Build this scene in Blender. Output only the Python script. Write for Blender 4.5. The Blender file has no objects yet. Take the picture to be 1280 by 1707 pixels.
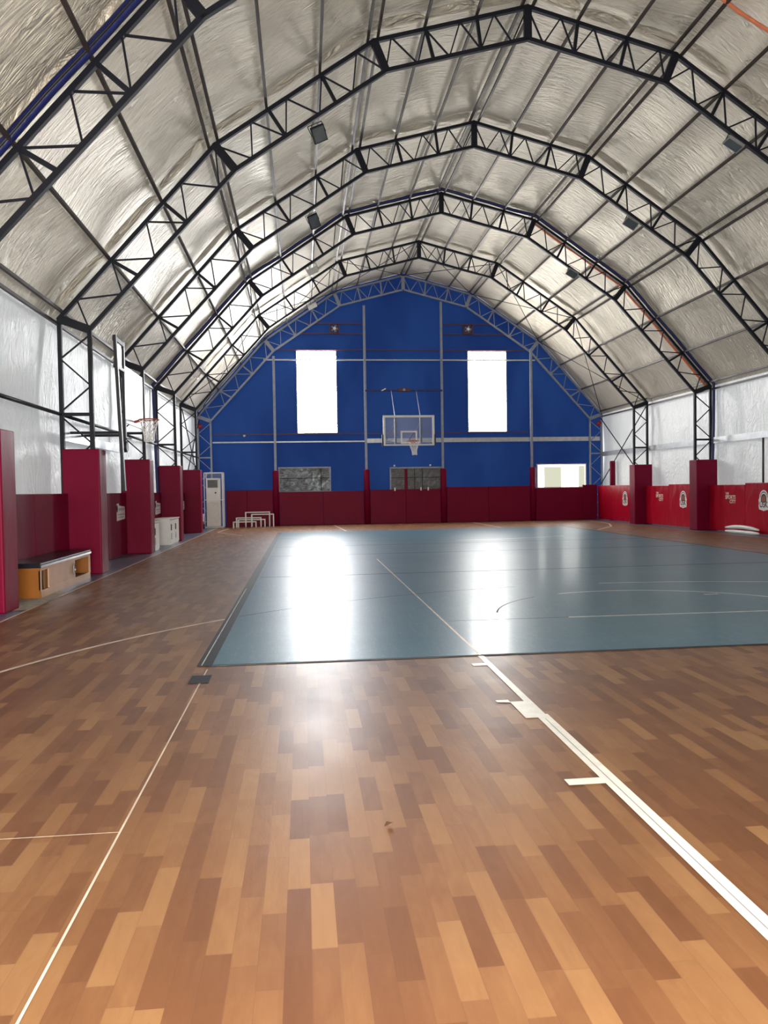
import bpy, bmesh, math, random
from mathutils import Vector, Matrix
random.seed(7)
S = bpy.context.scene
COL = S.collection
R2D = math.radians

# ------------------------------------------------------------------ camera, world, light, exposure
YAW, PITCH, ROLL, EYE = 0.10435118, -0.02902606, -0.01595467, 1.5
def cam_axes():
    cy, sy = math.cos(YAW), math.sin(YAW); cp, sp = math.cos(PITCH), math.sin(PITCH); cr, sr = math.cos(ROLL), math.sin(ROLL)
    F = Vector((sy*cp, cy*cp, sp)); R = Vector((cy, -sy, 0)); U = R.cross(F)
    return cr*R + sr*U, -sr*R + cr*U, F
cr_, cu_, cf_ = cam_axes()
cam = bpy.data.objects.new('camera', bpy.data.cameras.new('camera'))
COL.objects.link(cam)
m4 = Matrix((cr_, cu_, -cf_)).transposed().to_4x4(); m4.translation = Vector((0, 0, EYE))
cam.matrix_world = m4
cam.data.sensor_fit = 'VERTICAL'; cam.data.sensor_height = 24.0; cam.data.lens = 24.0*1282/1707
cam.data.clip_start = 0.05; cam.data.clip_end = 300
S.camera = cam

WORLD_STRENGTH = 1.0
WINDOW_LEFT, WINDOW_RIGHT, ADDED_FRONT, ADDED_DOOR = 58.0, 26.0, 2.0, 55.0
w = bpy.data.worlds.new('daylight'); S.world = w; w.use_nodes = True
bg = w.node_tree.nodes['Background']
bg.inputs['Color'].default_value = (0.93, 0.96, 1.0, 1); bg.inputs['Strength'].default_value = WORLD_STRENGTH
S.view_settings.view_transform = 'Standard'; S.view_settings.look = 'None'
S.view_settings.exposure = 0.12; S.view_settings.gamma = 1.0; S.view_settings.use_curve_mapping = False
S.cycles.max_bounces = 10; S.cycles.diffuse_bounces = 6; S.cycles.glossy_bounces = 4
S.cycles.sample_clamp_indirect = 6.0

# ------------------------------------------------------------------ materials
class NT:
    def __init__(s, name):
        s.m = bpy.data.materials.new(name); s.m.use_nodes = True
        s.t = s.m.node_tree; s.t.nodes.clear()
        s.out = s.n('ShaderNodeOutputMaterial')
    def n(s, typ, **kw):
        x = s.t.nodes.new(typ)
        for k, v in kw.items():
            if k.startswith('_'): setattr(x, k[1:], v)
        return x
    def l(s, a, b): s.t.links.new(a, b)
    def math(s, op, a, b=None, c=None):
        x = s.n('ShaderNodeMath', _operation=op)
        for i, v in enumerate((a, b, c)):
            if v is None: continue
            if isinstance(v, (int, float)): x.inputs[i].default_value = v
            else: s.l(v, x.inputs[i])
        return x.outputs[0]
    def noise(s, vec, scale, detail=3.0, rough=.5, dist=0.0):
        x = s.n('ShaderNodeTexNoise'); x.inputs['Scale'].default_value = scale; x.inputs['Detail'].default_value = detail
        x.inputs['Roughness'].default_value = rough; x.inputs['Distortion'].default_value = dist
        if vec is not None: s.l(vec, x.inputs['Vector'])
        return x.outputs['Fac']
    def mapv(s, vec, scale=(1, 1, 1), rot=(0, 0, 0), loc=(0, 0, 0)):
        x = s.n('ShaderNodeMapping'); s.l(vec, x.inputs['Vector'])
        x.inputs['Scale'].default_value = scale; x.inputs['Rotation'].default_value = rot; x.inputs['Location'].default_value = loc
        return x.outputs[0]
    def ramp(s, fac, stops):
        x = s.n('ShaderNodeValToRGB'); s.l(fac, x.inputs[0]); e = x.color_ramp.elements
        while len(e) > 1: e.remove(e[-1])
        e[0].position = stops[0][0]; e[0].color = (*stops[0][1], 1)
        for p, c in stops[1:]:
            q = e.new(p); q.color = (*c, 1)
        return x.outputs[0]
    def mixc(s, fac, a, b, mode='MIX'):
        x = s.n('ShaderNodeMix', _data_type='RGBA', _blend_type=mode)
        for sock, v in ((x.inputs[0], fac), (x.inputs[6], a), (x.inputs[7], b)):
            if isinstance(v, (int, float)): sock.default_value = v
            elif isinstance(v, tuple): sock.default_value = (*v, 1)
            else: s.l(v, sock)
        return x.outputs[2]
    def bump(s, h, strength, dist=.02):
        x = s.n('ShaderNodeBump'); x.inputs['Strength'].default_value = strength; x.inputs['Distance'].default_value = dist
        s.l(h, x.inputs['Height']); return x.outputs[0]
    def bsdf(s, col=(.5, .5, .5), rough=.5, metal=0.0, spec=.5, normal=None, **kw):
        x = s.n('ShaderNodeBsdfPrincipled')
        if isinstance(col, tuple): x.inputs['Base Color'].default_value = (*col, 1)
        else: s.l(col, x.inputs['Base Color'])
        if isinstance(rough, (int, float)): x.inputs['Roughness'].default_value = rough
        else: s.l(rough, x.inputs['Roughness'])
        x.inputs['Metallic'].default_value = metal; x.inputs['Specular IOR Level'].default_value = spec
        if normal is not None: s.l(normal, x.inputs['Normal'])
        for k, v in kw.items(): x.inputs[k].default_value = v
        return x.outputs[0]
    def mix(s, fac, a, b):
        x = s.n('ShaderNodeMixShader')
        if isinstance(fac, (int, float)): x.inputs[0].default_value = fac
        else: s.l(fac, x.inputs[0])
        s.l(a, x.inputs[1]); s.l(b, x.inputs[2]); return x.outputs[0]
    def transl(s, col, normal=None):
        x = s.n('ShaderNodeBsdfTranslucent')
        if isinstance(col, tuple): x.inputs[0].default_value = (*col, 1)
        else: s.l(col, x.inputs[0])
        if normal is not None: s.l(normal, x.inputs['Normal'])
        return x.outputs[0]
    def done(s, sh): s.l(sh, s.out.inputs[0]); return s.m
    def obj(s): return s.n('ShaderNodeTexCoord').outputs['Object']
    def uv(s): return s.n('ShaderNodeTexCoord').outputs['UV']

def plain(name, col, rough=.5, metal=0.0, spec=.5, var=.12, scale=6.0, bump=0.0, **kw):
    t = NT(name); o = t.obj(); nz = t.noise(o, scale, 4)
    lo = tuple(c*(1-var) for c in col); hi = tuple(min(1, c*(1+var)) for c in col)
    c = t.ramp(nz, [(.3, lo), (.7, hi)])
    nm = t.bump(t.noise(o, scale*4, 3), bump) if bump else None
    return t.done(t.bsdf(c, rough, metal, spec, nm, **kw))

def emit(name, col, strength):
    t = NT(name); x = t.n('ShaderNodeEmission'); x.inputs[0].default_value = (*col, 1); x.inputs[1].default_value = strength
    return t.done(x.outputs[0])

def foil(name, base, metal, rough, tr, trcol, wr_u, wr_v, strength):
    """crinkled reflective insulation lining, u runs along the hall, v up the slope (metres)"""
    t = NT(name); uv = t.uv()
    fine = t.noise(t.mapv(uv, (wr_u, wr_v, 1)), 1.0, 4, .6, .8)
    broad = t.noise(t.mapv(uv, (wr_u*.22, wr_v*.3, 1)), 1.0, 3, .5, .9)
    weave = t.noise(t.mapv(uv, (70, 70, 1)), 1.0, 2)
    ridge = t.math('POWER', t.math('SUBTRACT', 1.0, t.math('MULTIPLY', t.math('ABSOLUTE', t.math('SUBTRACT', fine, .5)), 2.0)), 3.0)
    big = t.noise(t.mapv(uv, (wr_u*.34, wr_v*.40, 1), (0, 0, .12)), 1.0, 3, .55, 1.2)
    ridge2 = t.math('POWER', t.math('SUBTRACT', 1.0, t.math('MULTIPLY', t.math('ABSOLUTE', t.math('SUBTRACT', big, .5)), 2.0)), 4.0)
    ridge = t.math('ADD', t.math('MULTIPLY', ridge, .45), t.math('MULTIPLY', ridge2, 1.0))
    patch = t.noise(t.mapv(uv, (.45, .6, 1)), 1.0, 2)
    ridge = t.math('MULTIPLY', ridge, t.math('ADD', .25, t.math('MULTIPLY', patch, 1.1)))
    h = t.math('ADD', t.math('MULTIPLY', ridge, .55), t.math('ADD', t.math('MULTIPLY', broad, .8), t.math('MULTIPLY', weave, .05)))
    nm = t.bump(h, strength, .09)
    blotch = t.noise(t.mapv(uv, (.5, .5, 1)), 1.0, 3)
    c = t.mixc(blotch, tuple(x*.9 for x in base), base)
    sh = t.mix(tr, t.bsdf(c, rough, metal, .5, nm), t.transl(trcol, nm))
    return t.done(sh)

M = {}
M['ceil'] = foil('silver_lining', (.62, .565, .465), .48, .44, .04, (.88, .82, .70), 14.0, 2.4, 1.0)
M['wallfoil'] = foil('white_lining', (.84, .84, .82), .25, .45, .30, (.86, .88, .88), 11.0, 4.0, .6)
M['steel'] = plain('dark_navy_steel', (.008, .0095, .017), .55, .0, .3)
M['steelgrey_and_haze'] = plain('grey_and_hazed_steel', (.27, .30, .36), .45, .1)  # frame grey; on the gable arch it paints in window haze
M['purlin'] = plain('brown_primed_steel', (.055, .043, .038), .5, .2, var=.35, scale=2.5)
M['girt'] = plain('galvanised_steel', (.50, .52, .54), .35, .35)
M['redsteel'] = plain('red_oxide_steel', (.10, .03, .035), .5)
M['black'] = plain('black_rubber', (.012, .012, .015), .5)
M['white'] = plain('white_paint', (.78, .78, .76), .35, var=.04)
M['cream'] = plain('cream_metal', (.74, .72, .68), .4, var=.05)
M['orange'] = plain('orange_rim_paint', (.42, .06, .03), .4)
M['hose'] = plain('orange_strap', (.75, .22, .10), .55)
M['tarp'] = plain('navy_tarp', (.010, .016, .11), .45, bump=.3)
M['net'] = plain('white_cord', (.82, .80, .78), .8)
M['lampglass'] = plain('grey_lamp_glass', (.10, .11, .12), .2)
M['chrome'] = plain('chrome', (.75, .75, .76), .15, 1.0, var=.03)
M['alarm'] = plain('red_plastic', (.28, .01, .02), .35)
M['grey'] = plain('grey_plastic', (.30, .30, .31), .5)
M['door_wood'] = plain('pale_laminate', (.50, .30, .19), .4, scale=3)
M['bench_end'] = plain('ochre_panel', (.29, .095, .006), .45, var=.06)
M['bench_in'] = plain('brown_inside', (.19, .075, .012), .6)
M['leaf'] = plain('dry_leaf', (.10, .045, .02), .8)
M['concrete'] = plain('bare_screed', (.36, .31, .24), .85, scale=9, var=.25)
M['logo_white'] = plain('print_white', (.80, .74, .74), .4, var=.03)
M['logo_cream'] = plain('print_cream', (.74, .62, .52), .4, var=.06)
M['logo_black'] = plain('print_black', (.012, .012, .018), .4)
M['logo_ball'] = plain('print_orange', (.30, .07, .03), .4)
M['tape_white'] = plain('white_floor_tape', (.80, .79, .72), .38, var=.08, scale=14)
M['line_thin'] = plain('pale_floor_line', (.62, .52, .42), .4, var=.2, scale=5)
M['line_dark'] = plain('dark_floor_line', (.012, .015, .025), .6, 0, .2)
M['line_mat'] = plain('worn_white_line', (.55, .57, .55), .35, var=.3, scale=4)

def vinyl(name, col, rough=.48, fold=.25, spec=.13):
    t = NT(name); o = t.obj()
    h = t.math('ADD', t.noise(t.mapv(o, (1.3, 1.3, .7)), 1.6, 2, .4, .8), t.math('MULTIPLY', t.noise(o, 130, 2), .02))
    nm = t.bump(h, fold, .06)
    c = t.ramp(t.noise(o, 1.1, 3), [(.3, tuple(x*.86 for x in col)), (.7, col)])
    return t.done(t.bsdf(c, rough, 0, spec, nm))
M['red'] = vinyl('red_vinyl', (.185, .0010, .027))
M['redbright'] = vinyl('glossy_red_vinyl', (.40, .0025, .020), .34, .7)
M['benchtop'] = vinyl('black_vinyl', (.018, .019, .026), .3)

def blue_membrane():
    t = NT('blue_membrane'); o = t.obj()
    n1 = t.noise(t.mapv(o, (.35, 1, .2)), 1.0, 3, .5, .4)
    c = t.ramp(n1, [(.3, (.009, .037, .19)), (.7, (.020, .075, .30))])  # uneven daylight and shade from outside painted into the blue
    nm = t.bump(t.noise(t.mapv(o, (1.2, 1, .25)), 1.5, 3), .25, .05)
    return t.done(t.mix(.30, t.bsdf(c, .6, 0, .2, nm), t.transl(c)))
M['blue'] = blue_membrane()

def wood():
    t = NT('wood_plank_vinyl'); o = t.obj()
    sp = t.n('ShaderNodeSeparateXYZ'); t.l(o, sp.inputs[0]); X, Y = sp.outputs[0], sp.outputs[1]
    PW, PL = .086, .42
    xr = t.math('DIVIDE', X, PW); row = t.math('FLOOR', xr)
    wn = t.n('ShaderNodeTexWhiteNoise', _noise_dimensions='1D'); t.l(row, wn.inputs['W'])
    yy = t.math('ADD', t.math('DIVIDE', Y, PL), t.math('MULTIPLY', wn.outputs[0], 7.0)); cell = t.math('FLOOR', yy)
    cmb = t.n('ShaderNodeCombineXYZ'); t.l(row, cmb.inputs[0]); t.l(cell, cmb.inputs[1])
    w2 = t.n('ShaderNodeTexWhiteNoise', _noise_dimensions='2D'); t.l(cmb.outputs[0], w2.inputs['Vector'])
    rnd = w2.outputs['Value']
    sh = t.n('ShaderNodeVectorMath', _operation='ADD'); t.l(o, sh.inputs[0])
    sc = t.n('ShaderNodeVectorMath', _operation='SCALE'); t.l(w2.outputs['Color'], sc.inputs[0]); sc.inputs['Scale'].default_value = 9.0
    t.l(sc.outputs[0], sh.inputs[1])
    grain = t.noise(t.mapv(sh.outputs[0], (55, 3.0, 1)), 1.0, 4, .6, .8)
    cloud = t.noise(t.mapv(sh.outputs[0], (12, 3.5, 1)), 1.0, 3, .5, 1.2)
    f = t.math('ADD', t.math('MULTIPLY', rnd, .70), t.math('ADD', t.math('MULTIPLY', grain, .16), t.math('MULTIPLY', cloud, .34)))
    c = t.ramp(f, [(.15, (.112, .042, .017)), (.45, (.152, .062, .025)), (.70, (.202, .092, .037)), (1.0, (.27, .138, .057))])
    # fine joints between strips
    fx = t.math('FRACT', xr); fy = t.math('FRACT', yy)
    ex = t.math('LESS_THAN', fx, .025); ey = t.math('LESS_THAN', fy, .006)
    c = t.mixc(t.math('MULTIPLY', t.math('MAXIMUM', ex, ey), .35), c, (.10, .04, .02))
    scuff = t.noise(t.mapv(o, (1.2, 1.2, 1)), 1.0, 6, .7, 1.5)
    rough = t.math('ADD', .33, t.math('MULTIPLY', scuff, .18))
    scr = t.noise(t.mapv(o, (9, 2.2, 1), (0, 0, .5)), 1.0, 5, .7, 2.0)
    nm = t.bump(t.math('ADD', scr, t.math('MULTIPLY', grain, .3)), .10, .01)
    return t.done(t.bsdf(c, rough, 0, .32, nm))
M['wood'] = wood()

def matsurf():
    t = NT('teal_sports_vinyl'); o = t.obj()
    n1 = t.noise(o, .6, 4, .6); n2 = t.noise(t.mapv(o, (40, 3, 1), (0, 0, .5)), 1.0, 5, .7, 1.5); n3 = t.noise(t.mapv(o, (4, 45, 1), (0, 0, -.4)), 1.0, 5, .7, 1.5)
    c = t.ramp(n1, [(.3, (.040, .135, .200)), (.7, (.056, .168, .230))])
    scr = t.math('MULTIPLY', t.math('GREATER_THAN', t.math('MAXIMUM', n2, n3), .58), .17)
    c = t.mixc(scr, c, (.30, .36, .38))
    rough = t.math('ADD', .15, t.math('MULTIPLY', t.noise(o, 2.5, 5, .7), .12))
    nm = t.bump(t.math('ADD', n2, n3), .06, .006)
    return t.done(t.bsdf(c, .38, 0, .18, nm, **{'Coat Weight': .08, 'Coat Roughness': .15}))
M['mat'] = matsurf()
M['strip'] = plain('grey_edge_vinyl', (.085, .105, .145), .35, scale=3)

def film(name, base, tr, bump, rough=.16):
    t = NT(name); o = t.obj()
    h = t.noise(t.mapv(o, (3.0, 1, 4.5), (0, .6, 0)), 1.0, 3, .55, 3.0)
    nm = t.bump(h, bump, .09)
    cr = t.noise(t.mapv(o, (1.4, 1, 2.2), (0, .5, 0)), 1.6, 6, .72, 2.2)
    f = t.math('MULTIPLY', t.math('SMOOTH_MIN', t.math('MAXIMUM', t.math('MULTIPLY', t.math('SUBTRACT', cr, .40), 4.0), .08), 1.0, .1), tr)
    return t.done(t.mix(f, t.bsdf(base, rough, .0, .8, nm), t.transl((.85, .88, .88), nm)))
M['film'] = film('crinkled_film', (.16, .17, .18), .75, 1.0)
M['filmdark'] = film('dull_film', (.10, .105, .11), .16, .5, .25)
def glass(name, tint, alpha):
    t = NT(name); tr = t.n('ShaderNodeBsdfTransparent'); tr.inputs[0].default_value = (1, 1, 1, 1)
    o = t.obj(); sm = t.noise(t.mapv(o, (2, 1, 2)), 1.5, 5, .7, 1.5)
    f = t.math('ADD', alpha, t.math('MULTIPLY', sm, .18))
    return t.done(t.mix(f, tr.outputs[0], t.bsdf(tint, .12)))
M['glass'] = glass('smudged_acrylic', (.42, .47, .60), .12)
def frost():
    t = NT('white_acrylic'); return t.done(t.mix(.45, t.bsdf((.85, .86, .86), .25), t.transl((.9, .92, .92))))
M['frost'] = frost()
M['day_l'] = emit('daylit_pane_strong', (.97, .985, 1.0), WINDOW_LEFT)
M['day_r'] = emit('daylit_pane_soft', (1.0, .985, .95), WINDOW_RIGHT)
M['day_low'] = emit('daylit_low_pane', (1.0, .98, .93), 9.0)
M['day_frost'] = emit('daylit_frosted_pane', (.74, .74, .58), .9)
M['added_front_glow'] = emit('added_front_pane_glow', (1.0, .96, .90), ADDED_FRONT)  # glow for the added, unseen front panes
M['added_door_glow'] = emit('added_door_pane_glow', (1.0, .94, .84), ADDED_DOOR)  # glow of an added door that brightens the near floor

# ------------------------------------------------------------------ mesh helpers
class MB:
    def __init__(s): s.bm = bmesh.new()
    def box(s, a, b):
        x0, y0, z0 = (min(a[i], b[i]) for i in range(3)); x1, y1, z1 = (max(a[i], b[i]) for i in range(3))
        v = [s.bm.verts.new(p) for p in ((x0,y0,z0),(x1,y0,z0),(x1,y1,z0),(x0,y1,z0),(x0,y0,z1),(x1,y0,z1),(x1,y1,z1),(x0,y1,z1))]
        for f in ((0,3,2,1),(4,5,6,7),(0,1,5,4),(1,2,6,5),(2,3,7,6),(3,0,4,7)): s.bm.faces.new([v[i] for i in f])
        return s
    def bar(s, p, q, wa, wb, side=(0, 1, 0)):
        """square bar p-q; wb is its width along SIDE, wa across"""
        p, q = Vector(p), Vector(q); d = (q-p).normalized(); sd = Vector(side)
        sd = (sd - d*sd.dot(d)).normalized(); n = d.cross(sd)
        vs = []
        for c in (p, q):
            for i, j in ((-1,-1),(1,-1),(1,1),(-1,1)): vs.append(s.bm.verts.new(c + n*(wa/2*i) + sd*(wb/2*j)))
        for f in ((0,3,2,1),(4,5,6,7),(0,1,5,4),(1,2,6,5),(2,3,7,6),(3,0,4,7)): s.bm.faces.new([vs[i] for i in f])
        return s
    def tube(s, pts, r, n=8, closed=False, cap=True):
        pts = [Vector(p) for p in pts]; rings = []; N = len(pts); prev = None
        for i, p in enumerate(pts):
            a = pts[(i-1) % N] if (closed or i) else p; b = pts[(i+1) % N] if (closed or i < N-1) else p
            d = (b-a).normalized()
            if prev is None:
                u = d.orthogonal().normalized()
            else:
                u = (prev - d*prev.dot(d)); u = u.normalized() if u.length > 1e-6 else d.orthogonal().normalized()
            prev = u; v = d.cross(u); rr = r[i] if isinstance(r, (list, tuple)) else r
            rings.append([s.bm.verts.new(p + (u*math.cos(2*math.pi*k/n) + v*math.sin(2*math.pi*k/n))*rr) for k in range(n)])
        for i in range(N if closed else N-1):
            A, B = rings[i], rings[(i+1) % N]
            for k in range(n): s.bm.faces.new((A[k], A[(k+1) % n], B[(k+1) % n], B[k]))
        if cap and not closed:
            s.bm.faces.new(rings[0][::-1]); s.bm.faces.new(rings[-1])
        return s
    def poly(s, pts, thick=None):
        """flat polygon; extruded by the vector THICK when given"""
        a = [s.bm.verts.new(p) for p in pts]; s.bm.faces.new(a)
        if thick:
            t = Vector(thick); b = [s.bm.verts.new(Vector(p)+t) for p in pts]; s.bm.faces.new(b[::-1])
            n = len(a)
            for i in range(n): s.bm.faces.new((a[i], b[i], b[(i+1) % n], a[(i+1) % n]))
        return s
    def build(s, name, mat, parent=None, origin=(0, 0, 0), smooth=False, bevel=0.0, seg=2):
        if bevel:
            bmesh.ops.remove_doubles(s.bm, verts=s.bm.verts, dist=1e-5)
            bmesh.ops.bevel(s.bm, geom=list(s.bm.edges), offset=bevel, segments=seg, affect='EDGES', clamp_overlap=True, profile=.5)
        bmesh.ops.recalc_face_normals(s.bm, faces=s.bm.faces)
        me = bpy.data.meshes.new(name)
        if parent is None: off = Vector(origin)
        else: off = Vector(parent['_w'])
        bmesh.ops.translate(s.bm, verts=s.bm.verts, vec=-off)
        s.bm.to_mesh(me); s.bm.free(); me.materials.append(mat)
        if smooth:
            for p in me.polygons: p.use_smooth = True
        o = bpy.data.objects.new(name, me); COL.objects.link(o)
        WB[o.name] = off
        if parent is None: o.location = off
        else: o.parent = parent
        o['_w'] = list(off)
        return o
WB = {}
def thing(name, label, cat, loc, group=None, kind=None):
    o = bpy.data.objects.new(name, None); COL.objects.link(o); o.location = loc; o['_w'] = list(loc)
    o.empty_display_size = .1
    if label: o['label'] = label
    if cat: o['category'] = cat
    if group: o['group'] = group
    if kind: o['kind'] = kind
    return o
def tag(o, label=None, cat=None, group=None, kind=None):
    if label: o['label'] = label
    if cat: o['category'] = cat
    if group: o['group'] = group
    if kind: o['kind'] = kind
    return o
def copy_tree(o, parent=None):
    c = o.copy(); COL.objects.link(c)
    if parent is not None: c.parent = parent
    for ch in list(o.children): copy_tree(ch, c)
    return c

# ------------------------------------------------------------------ dimensions
CX = 4.55
FR = {k: 5.473 + 4.7426*k for k in range(1, 7)}          # Y of the six visible arches
Y0, Y1 = -1.5, 34.05
OUT = [(-9.0, 4.77), (-6.08, 8.05), (-3.035, 10.115), (0, 10.906), (3.035, 10.115), (6.08, 8.05), (9.0, 4.77)]
INN = [(-8.46, 4.575), (-5.71, 7.60), (-2.81, 9.565), (0, 10.294), (2.81, 9.565), (5.71, 7.60), (8.46, 4.575)]
def lerp(a, b, t): return tuple(a[i] + (b[i]-a[i])*t for i in range(len(a)))
def offset_poly(P, d):
    res = []
    for i, p in enumerate(P):
        ns = []
        for a, b in ((i-1, i), (i, i+1)):
            if a < 0 or b >= len(P): continue
            dx, dz = P[b][0]-P[a][0], P[b][1]-P[a][1]; L = math.hypot(dx, dz); ns.append((-dz/L, dx/L))
        nx = sum(n[0] for n in ns); nz = sum(n[1] for n in ns); L = math.hypot(nx, nz); nx /= L; nz /= L
        k = d/(nx*ns[0][0] + nz*ns[0][1]); res.append((p[0]+nx*k, p[1]+nz*k))
    return res
ROOF = offset_poly(OUT, .15)
ROOF[0] = (-9.14, 4.80); ROOF[-1] = (9.14, 4.80)
def roof_z(x):
    x -= CX
    for a, b in zip(ROOF, ROOF[1:]):
        if a[0] <= x <= b[0]: return a[1] + (b[1]-a[1])*(x-a[0])/(b[0]-a[0])
    return ROOF[0][1]
WL, WR = CX-9.14, CX+9.14

# ------------------------------------------------------------------ setting
fl = MB().poly([(WL-.3, Y0, 0), (WR+.3, Y0, 0), (WR+.3, Y1+.3, 0), (WL-.3, Y1+.3, 0)], (0, 0, -.1)).build('floor', M['wood']); tag(fl, kind='structure')
def strip_path(pts, wd, z, name, mat, parent=fl, th=.002):
    """painted line of width WD along a polyline on the floor"""
    b = MB(); P = [Vector((p[0], p[1], 0)) for p in pts]; L = []; Rr = []
    for i, p in enumerate(P):
        d = (P[min(i+1, len(P)-1)] - P[max(i-1, 0)]).normalized(); n = Vector((-d.y, d.x, 0))*wd/2
        L.append(b.bm.verts.new((p+n) + Vector((0, 0, z)))); Rr.append(b.bm.verts.new((p-n) + Vector((0, 0, z))))
    for i in range(len(P)-1): b.bm.faces.new((L[i], Rr[i], Rr[i+1], L[i+1]))
    return b.build(name, mat, parent)
def arc(cx, cy, r, a0, a1, n=40): return [(cx + r*math.cos(R2D(a0+(a1-a0)*i/n)), cy + r*math.sin(R2D(a0+(a1-a0)*i/n))) for i in range(n+1)]
# edge strips and lines that are part of the floor covering
MB().poly([(WL, Y0, .002), (-3.62, Y0, .002), (-3.62, Y1, .002), (WL, Y1, .002)]).build('edge_strip', M['strip'], fl)
MB().poly([(12.62, Y0, .002), (WR, Y0, .002), (WR, Y1, .002), (12.62, Y1, .002)]).build('edge_strip', M['strip'], fl)
strip_path([(-3.6, Y0), (-3.6, Y1)], .035, .003, 'edge_line', M['line_thin'])
strip_path([(12.6, Y0), (12.6, Y1)], .03, .003, 'edge_line', M['line_thin'])
strip_path([(-.835, Y0), (-.835, 6.6)], .010, .003, 'floor_seam', M['line_thin'])
strip_path([(-3.6, 3.47), (-.84, 3.47)], .006, .003, 'floor_seam', M['line_thin'])
strip_path(arc(4.5, 3.64, 7.76, 180, 134.5), .05, .0035, 'court_line', M['line_thin'])
strip_path([(1.52, Y0), (1.535, 4.9)], .085, .0035, 'lane_line', M['tape_white'])
strip_path([(1.535, 4.9), (1.55, 6.72)], .055, .0035, 'lane_line', M['tape_white'])
MB().poly([(1.30, 3.70, .004), (1.49, 3.70, .004), (1.49, 3.78, .004), (1.30, 3.78, .004)]).build('lane_mark', M['tape_white'], fl)
MB().poly([(1.41, 4.83, .004), (1.51, 4.83, .004), (1.51, 5.22, .004), (1.41, 5.22, .004)]).build('lane_mark', M['tape_white'], fl)
MB().poly([(1.32, 5.22, .004), (1.41, 5.20, .004), (1.41, 5.27, .004), (1.32, 5.27, .004)]).build('lane_mark', M['tape_white'], fl)
MB().poly([(1.40, 6.33, .004), (1.53, 6.33, .004), (1.53, 6.42, .004), (1.40, 6.42, .004)]).build('lane_mark', M['tape_white'], fl)
strip_path([(1.515, Y0), (1.53, 4.8)], .006, .0055, 'lane_seam', M['grey'])
MB().poly([(-.93, 6.12, .004), (-.77, 6.12, .004), (-.77, 6.38, .004), (-.93, 6.38, .004)]).build('tape_patch', M['line_dark'], fl)
strip_path([(-2.1, 26.7), (-3.2, 29.2), (-3.05, 31.9)], .06, .0035, 'court_line', M['line_thin'])
strip_path([(9.95, 33.0), (12.1, 32.5), (12.35, 31.0), (12.1, 29.5), (11.4, 27.6), (10.1, 25.6)], .07, .0035, 'court_line', M['line_thin'])
strip_path([(1.3, 33.2), (1.55, 28.2)], .06, .0035, 'court_line', M['line_thin'])
strip_path([(7.4, 33.0), (7.4, 28.2)], .06, .0035, 'court_line', M['line_thin'])
tag(MB().poly([(-4.0, 10.35, .004), (-3.62, 10.45, .004), (-3.58, 11.3, .004), (-3.64, 12.2, .004), (-3.86, 12.3, .004), (-4.25, 11.9, .004), (-4.3, 10.6, .004)]).build('screed_patch', M['concrete'], fl))

def uvgrid(name, rows, uvs, mat):
    """quad grid from rows of points with metre UVs"""
    bm = bmesh.new(); V = [[bm.verts.new(p) for p in r] for r in rows]; lay = bm.loops.layers.uv.new('UVMap')
    for i in range(len(rows)-1):
        for j in range(len(rows[0])-1):
            f = bm.faces.new((V[i][j], V[i][j+1], V[i+1][j+1], V[i+1][j])); f.smooth = True
            for lp, (a, c) in zip(f.loops, ((i, j), (i, j+1), (i+1, j+1), (i+1, j))): lp[lay].uv = uvs[a][c]
    me = bpy.data.meshes.new(name); bm.to_mesh(me); bm.free(); me.materials.append(mat)
    o = bpy.data.objects.new(name, me); COL.objects.link(o); o['_w'] = [0, 0, 0]
    return tag(o, kind='structure')
# ceiling lining: billows between the purlins and lifts in scallops in front of every arch
prof = []                                                  # (x, z, nx, nz, arc length, phase inside the purlin cell)
s_acc = 0
for i, (a, b) in enumerate(zip(ROOF, ROOF[1:])):
    dx, dz = b[0]-a[0], b[1]-a[1]; L = math.hypot(dx, dz); nx, nz = -dz/L, dx/L; NS = 24
    for k in range(NS + (1 if i == 5 else 0)):
        t = k/NS; ph = (t*3) % 1.0
        prof.append((a[0]+dx*t, a[1]+dz*t, nx, nz, s_acc+L*t, ph if k < NS else 0.0))
    s_acc += L
ys = []
frames_all = [5.473 + 4.7426*k for k in range(-2, 7)]
for f in frames_all[:-1]: ys += [f + 4.7426*u for u in [i*.05 for i in range(17)] + [.84, .87, .89, .905, .92, .93, .938, .946, .954, .962, .97, .978, .986, .993]]
ys = [Y0] + [y for y in ys if y > Y0] + [frames_all[-1], Y1]
rnd = random.Random(3); amp = {}
rows, uvs = [], []
for y in ys:
    k = max([f for f in frames_all if f <= y], default=frames_all[0]); u = max(0, min(1, (y-k)/4.7426)); r = []; uvr = []
    bi = frames_all.index(k)
    for j, (x, z, nx, nz, s, ph) in enumerate(prof):
        cell = int(j/8); A = amp.setdefault((bi, cell), (rnd.uniform(.04, .10), rnd.uniform(.08, .17), rnd.uniform(.950, .968)))
        bul = A[0]*math.sin(math.pi*ph)*math.sin(math.pi*u)
        d = (u - A[2])/.019
        bul += A[1]*math.sin(math.pi*ph)**.45*math.exp(-d*d) if 0 < ph < 1 else 0
        r.append((CX+x+nx*bul, y, z+nz*bul)); uvr.append((y, s))
    rows.append(r); uvs.append(uvr)
uvgrid('ceiling', rows, uvs, M['ceil'])
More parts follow.
